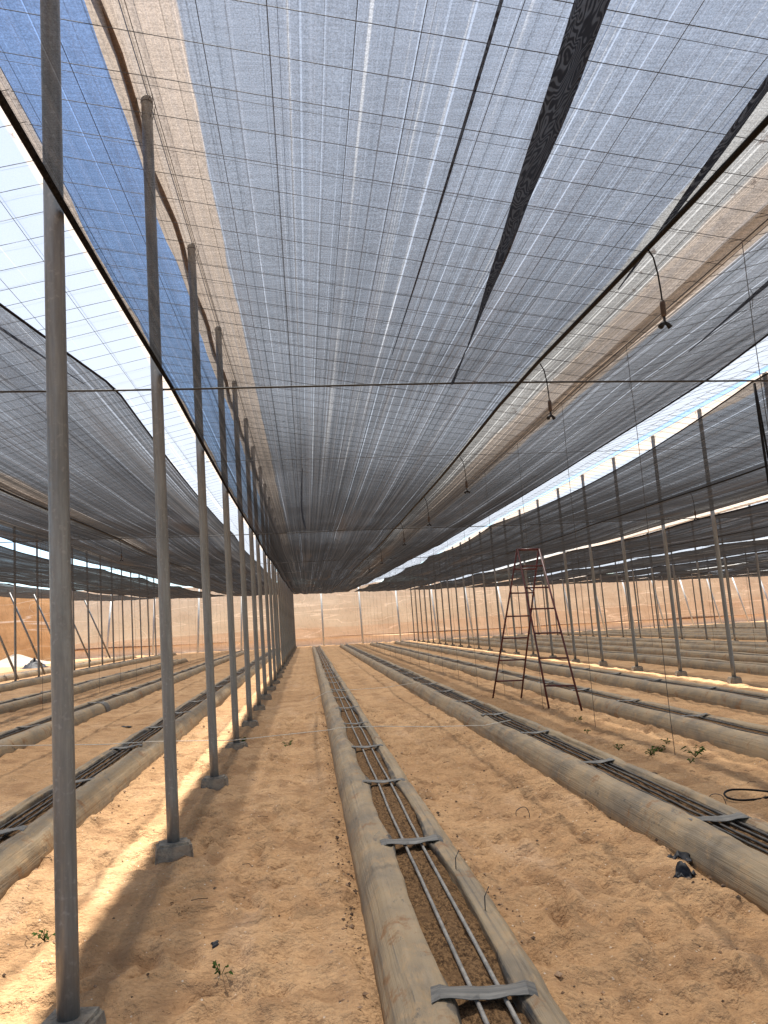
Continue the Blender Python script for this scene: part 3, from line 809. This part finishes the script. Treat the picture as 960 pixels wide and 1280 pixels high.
Zm = G(-19.2) + .7 * (1 - Rr) ** 1.2 * (1 + .35 * fbm(np.cos(A) * 2 + Rr * 2, np.sin(A) * 2, 91, 2)) - .05
tag(grid_mesh('tarpaulin_mound', Xm, Ym, Zm, M['tarp'], flip=True), 'pale tarpaulin-covered mound at the left edge before the brown wall', 'mound')
Xm = -15.7 + .8 * Rr * np.cos(A); Ym = 48 + .9 * Rr * np.sin(A)
Zm = G(-15.7) + .42 * (1 - Rr) ** .8 * (1 + .9 * fbm(np.cos(A) * 3 + Rr * 5, np.sin(A) * 3, 93, 3)) - .03
tag(grid_mesh('film_heap', Xm, Ym, Zm, M['scrap'], flip=True), 'small black heap of film lying on sunlit ground at the left edge', 'heap')

# ------------------------------------------------------------------ ladder
lad = thing('step_ladder', 'dark red double-sided steel ladder standing open in the aisle', 'ladder', (3.99, 14.3, G(3.99)))
def lp(x, y, z): return Vector((x - 3.99, y - 14.3, z - G(3.99)))
gl = G(3.99)
TA, TB = lp(3.985, 14.52, 2.70), lp(4.335, 14.32, 2.665)
feet = dict(A=lp(3.55, 15.82, gl), B=lp(4.07, 15.6, gl), Cc=lp(3.965, 13.4, gl), D=lp(4.39, 13.0, gl))
SIDES = ((TA, feet['A'], TB, feet['B'], (.125, .28, .433, .58, .73, .874)), (TA, feet['Cc'], TB, feet['D'], (.113, .258, .395, .548, .70, .862)))
for s, (t1, f1, t2, f2, fr) in enumerate(SIDES):
    off = Vector((0, .02 if s == 0 else -.02, 0))
    for a, b in ((t1, f1), (t2, f2)):
        mb = MB(); mb.tube([a + off, a + (b - a) * .5 + off * .5, b + Vector((0, 0, -.02))], .0175, 6); mb.build('rail', M['red'], lad)
    for f in fr:
        a = t1 + (f1 - t1) * f; b = t2 + (f2 - t2) * f
        mb = MB(); mb.tube([a, b], .0165, 6); mb.build('rung', M['red'], lad)
mb = MB(); mb.tube([TA - Vector((.02, 0, 0)), TB + Vector((.02, 0, 0))], .024, 6); mb.build('top_bar', M['red'], lad)
a = TA + (feet['A'] - TA) * .28; b = TB + (feet['Cc'] - TA) * .26
mb = MB(); mb.tube([TB + (feet['B'] - TB) * .275 + Vector((0, 0, 0)), TB + (feet['D'] - TB) * .262 - (TB - TA) * .95], .012, 6); mb.build('spreader', M['red'], lad)

# ------------------------------------------------------------------ small things on the ground
def gz_at(x, y):
    i = int(np.clip(np.searchsorted(gx, x) - 1, 0, len(gx) - 2)); j = int(np.clip(np.searchsorted(gy, y) - 1, 0, len(gy) - 2))
    return float(GZ[i, j])
# twines
def twine(pts, lab):
    mb = MB(); mb.tube(pts, .0042, 5); tag(mb.build('twine', M['twine']), lab, 'twine', 'white twines over the beds')
twine([(-6.2, 11.6, .30), (-4.0, 11.0, .32), (-2.6, 10.55, .28), (-2.0, 10.4, .285), (-1.0, 10.25, .235), (.2, 10.44, .235), (.33, 10.45, .25), (.85, 10.45, .225), (1.5, 10.4, .17), (2.2, 10.39, .13), (2.55, 10.4, .165)], 'white twine stretched across the central bed near the third pole')
twine([(-.05, 16.1, .1), (.3, 16.3, .24), (.8, 16.6, .22), (1.55, 17.2, .16), (2.35, 17.5, .19)], 'farther white twine crossing the central bed behind the nearer twine')
# weeds
def weed(x, y, n, h, lab, seed, grp=None):
    rg = random.Random(seed); mb = MB()
    z0 = 0
    for i in range(n):
        a = rg.uniform(0, 6.28); r = rg.uniform(.1, 1) * h * .7; hh = h * rg.uniform(.3, 1)
        hh *= .75; c = Vector((r * math.cos(a) * .6, r * math.sin(a) * .6, hh * .8)); d = Vector((math.cos(a), math.sin(a), rg.uniform(-.3, .6))).normalized()
        L = h * rg.uniform(.16, .34); w = L * rg.uniform(.28, .45); u = d.cross(Vector((0, 0, 1))).normalized() * w
        mb.tube([(0, 0, z0), c * .6, c], .0016, 4, False)
        mb.add([c, c + d * L * .4 + u * .8 + Vector((0, 0, .006)), c + d * L * .75 + u * .5, c + d * L + Vector((0, 0, -.25 * L)), c + d * L * .75 - u * .5, c + d * L * .4 - u * .8 + Vector((0, 0, .006)), c + d * L * .45 + Vector((0, 0, -.006))],
               [(0, 1, 6), (1, 2, 6), (2, 3, 6), (3, 4, 6), (4, 5, 6), (5, 0, 6)])
    o = mb.build('weed', M['leaf']); o.location = (x, y, gz_at(x, y))
    tag(o, lab, 'weed', grp or 'green weeds on the sand')
weed(-.34, 10.9, 14, .12, 'small bright weed alone on the sand left of the central bed', 1)
weed(-.49, 3.97, 9, .09, 'tiny green weed near the bottom left foreground', 2)
weed(-1.48, 4.64, 12, .10, 'greyish weed on the sunlit strip beside the nearest pole', 3)
weed(-1.02, 11.75, 22, .14, 'low scrubby weed behind the fourth pole footing', 4)
wl = ['tallest weed of the patch between the ladder and the right-hand hoses', 'broad low weed in the patch below the nearest tie-down wire', 'small weed at the near end of the right-hand weed patch',
      'thin weed at the left end of the right-hand weed patch', 'sprawling weed in the middle of the right-hand weed patch', 'little weed at the far side of the right-hand weed patch', 'dim weed nearest the ladder feet', 'sparse weed midway from the ladder to the weed patch']
for i, (x, y) in enumerate(((4.05, 8.45), (3.62, 8.6), (3.75, 7.95), (3.42, 9.0), (3.85, 8.9), (4.1, 9.25), (3.95, 11.9), (3.55, 10.4))):
    weed(x, y, (26, 22, 12, 14, 24, 12, 16, 10)[i], (.2, .13, .08, .12, .14, .1, .13, .1)[i], wl[i], 20 + i)
# scraps
def scrap(x, y, sx, sy, h, lab, seed, mat='scrap', name='plastic_scrap', cat='scrap'):
    n, m = 11, 9
    Uu, Vv = np.meshgrid(np.linspace(-1, 1, n), np.linspace(-1, 1, m), indexing='ij')
    Z = h * (np.abs(fbm(Uu * 1.3, Vv * 1.3, seed, 2)) * 1.3) * (1.15 - Uu ** 2 * .7 - Vv ** 2 * .4) + .004
    X = sx * Uu * (1 + .5 * fbm(Uu * 1.5, Vv * 1.7, seed + 1, 2)); Y = sy * Vv * (1 + .5 * fbm(Uu * 1.4, Vv * 1.3, seed + 2, 2))
    o = grid_mesh(name, X, Y, Z, M[mat]); o.location = (x, y, gz_at(x, y)); o.rotation_euler = (0, 0, seed)
    so = o.modifiers.new('thickness', 'SOLIDIFY'); so.thickness = .002
    tag(o, lab, cat)
scrap(-.55, 4.38, .035, .03, .05, 'little black plastic scrap on the sand at the bottom left', 5)
scrap(2.20, 4.99, .075, .05, .06, 'torn black film scrap beside the bed, behind a dark clump', 6)
scrap(2.07, 4.63, .05, .05, .11, 'dark clump of peat and film on the sand beside the second bed', 7)
scrap(3.0 + .22, 7.75, .1, .04, .04, 'dark brown rag lying in the ladder aisle at right', 8, 'twig', 'rag', 'rag')
scrap(-3.3, 14.6, .16, .03, .03, 'dark stick-like scrap on the sand left of the near poles', 9)
# wire bits and hose loop
def smooth(pts, k=6):
    P = [Vector(p) for p in pts]; out = []
    for i in range(len(P) - 1):
        a, b, c, d = P[max(i - 1, 0)], P[i], P[i + 1], P[min(i + 2, len(P) - 1)]
        for j in range(k):
            t = j / k
            out.append(.5 * (2 * b + (c - a) * t + (2 * a - 5 * b + 4 * c - d) * t * t + (3 * b - a - 3 * c + d) * t ** 3))
    return out + [P[-1]]
def squiggle(name, pts, r, mat, lab, cat, x, y):
    pts = smooth(pts); mb = MB(); mb.tube(pts, r, 6); o = mb.build(name, M[mat]); o.location = (x, y, gz_at(x, y)); tag(o, lab, cat)
squiggle('bent_wire', [(-.05, 0, 0), (-.045, .02, .05), (0, .03, .075), (.04, .02, .07), (.055, 0, .03), (.05, -.01, .0)], .003, 'wire', 'bent dark wire standing in the sand between the beds', 'wire', 1.62, 6.5)
squiggle('hose_loop', [(x * .75 + .12, y * .75, z) for x, y, z in [(.75, -.1, .02), (.45, -.08, .03), (.3, -.02, .05), (.12, .12, .06), (-.05, .2, .06), (-.17, .14, .05), (-.19, .03, .03), (-.1, -.06, .02), (.1, -.09, .02), (.3, -.06, .03), (.5, .06, .03), (.8, .12, .02)]], .0085, 'black',
         'black hose loop lying on the sand at the right edge', 'hose', 3.36, 6.45)
squiggle('bent_wire', [(-.1, 0, 0), (-.1, 0, .13), (.0, .0, .12), (.03, 0, 0)], .003, 'wire', 'rusty wire hoop beside the hose loop', 'wire', 3.1, 6.1)
# pegs that pin the film edge of the central bed
for i, (u, y, w) in enumerate(((.53, 4.6, 'second and third'), (.55, 3.95, 'first and second'))):
    mb = MB(); mb.tube([(0, 0, -.05), (.004, .0, .05), (.03, .01, .09)], .003, 5)
    o = mb.build('film_peg', M['wire'], bed_objs[0]); o.location = (u, y, .2)
# twigs
for i in range(14):
    x = random.choice((random.gauss(-1.6, .2), random.gauss(1.6, .35), random.gauss(-.5, .3), random.gauss(3.9, .3))); y = random.uniform(3.4, 9)
    L = random.uniform(.05, .14); a = random.uniform(0, 6.28)
    mb = MB(); mb.tube([(0, 0, .006), (L * .5 * math.cos(a), L * .5 * math.sin(a), .016), (L * math.cos(a + .3), L * math.sin(a + .3), .008)], .0022, 4)
    o = mb.build('twig', M['twig']); o.location = (x, y, gz_at(x, y)); tag(o, 'thin dry twig lying on the sand', 'twig', 'dry twigs on the sand')
# crumbs of soil and small stones: nobody could count them
mb = MB()
base = [(-1, 0, 0), (1, 0, 0), (0, -1, 0), (0, 1, 0), (0, 0, -1), (0, 0, 1)]
tri = [(0, 2, 4), (2, 1, 4), (1, 3, 4), (3, 0, 4), (2, 0, 5), (1, 2, 5), (3, 1, 5), (0, 3, 5)]
def crumb(x, y, s):
    z = gz_at(x, y); q = [random.uniform(.6, 1.3) for _ in range(6)]
    mb.add([(x + b[0] * s * k, y + b[1] * s * k, z + s * .25 + b[2] * s * k * .7) for b, k in zip(base, q)], tri)
for i in range(2600):
    y = 2.4 + 15 * random.random() ** 1.7
    if random.random() < .6:
        x0 = random.choice((.20, 2.26, -2.62, 4.56)); x = x0 + random.choice((-.05 - abs(random.gauss(0, .1)), .67 + abs(random.gauss(0, .1))))
    else: x = random.uniform(-2, 4.5)
    if any(x0 - .01 < x < x0 + .63 for x0 in BEDS): continue
    crumb(x, y, min(.028, random.lognormvariate(-5.15, .5)))
cr = mb.build('soil_crumbs', M['stone'], None, False)
tag(cr, 'loose crumbs of soil and small stones on the sand', kind='stuff')
mb = MB()
for i in range(2600):
    y = 2.4 + 13 * random.random() ** 1.6
    if random.random() < .25: x = random.choice((random.uniform(-2, .1), random.uniform(1, 2.2)))
    else:
        x0 = random.choice((.21, .21, 2.26, -2.62)); k = abs(random.gauss(0, .07))
        if vnoise(y * 1.3, x0 * 7, 3) < -.1: continue
        x = x0 - .01 - k if random.random() < .6 else x0 + BW + k
    if any(x0 < x < x0 + BW for x0 in BEDS): continue
    crumb(x, y, min(.018, random.lognormvariate(-5.35, .5)))
tag(mb.build('peat_crumbs', M['twig'], None, False), 'dark crumbs of peat scattered over the sand', kind='stuff')

# ------------------------------------------------------------------ light, sky, camera
SUN_EL, SUN_AZ = R(64), R(0.0)      # sun ahead of the camera, along the rows
w = bpy.data.worlds.new('World'); bpy.context.scene.world = w; w.use_nodes = True
nt = w.node_tree; nt.nodes.clear()
sky = nt.nodes.new('ShaderNodeTexSky'); sky.sky_type = 'NISHITA'; sky.sun_disc = False
sky.sun_elevation = SUN_EL; sky.sun_rotation = SUN_AZ; sky.air_density = .9; sky.dust_density = .15; sky.ozone_density = 1.6
bg = nt.nodes.new('ShaderNodeBackground'); bg.inputs[1].default_value = .08
ow = nt.nodes.new('ShaderNodeOutputWorld'); nt.links.new(sky.outputs[0], bg.inputs[0]); nt.links.new(bg.outputs[0], ow.inputs[0])
sl = bpy.data.lights.new('Sun', 'SUN'); sl.energy = 4.6; sl.angle = R(1.0); sl.color = (1, .955, .88)
so = bpy.data.objects.new('Sun', sl); C.objects.link(so)
d = Vector((math.sin(SUN_AZ) * math.cos(SUN_EL), math.cos(SUN_AZ) * math.cos(SUN_EL), math.sin(SUN_EL)))
so.rotation_euler = d.to_track_quat('Z', 'Y').to_euler(); so.location = d * 50

F, PITCH, ROLL, YAW, H = 992.62, .1367, -.0727, .105, 1.55
fw = Vector((math.sin(YAW) * math.cos(PITCH), math.cos(YAW) * math.cos(PITCH), math.sin(PITCH)))
rt = Vector((math.cos(YAW), -math.sin(YAW), 0)); up = rt.cross(fw)
r2 = math.cos(ROLL) * rt + math.sin(ROLL) * up; u2 = -math.sin(ROLL) * rt + math.cos(ROLL) * up
cd = bpy.data.cameras.new('Camera'); cd.sensor_fit = 'VERTICAL'; cd.sensor_height = 24; cd.lens = 24 * F / 1280
cd.clip_start = .05; cd.clip_end = 3000
cam = bpy.data.objects.new('Camera', cd); C.objects.link(cam)
cam.matrix_world = Matrix(((r2.x, u2.x, -fw.x, 0), (r2.y, u2.y, -fw.y, 0), (r2.z, u2.z, -fw.z, H), (0, 0, 0, 1)))
sc = bpy.context.scene; sc.camera = cam
sc.view_settings.view_transform = 'Standard'; sc.view_settings.look = 'None'; sc.view_settings.gamma = 1
sc.view_settings.exposure = 1.74; sc.view_settings.use_curve_mapping = False
sc.render.engine = 'CYCLES'
cy = sc.cycles; cy.max_bounces = 8; cy.diffuse_bounces = 4; cy.glossy_bounces = 2; cy.transmission_bounces = 4; cy.transparent_max_bounces = 24
cy.use_denoising = True; cy.sample_clamp_indirect = 6; cy.caustics_reflective = False; cy.caustics_refractive = False
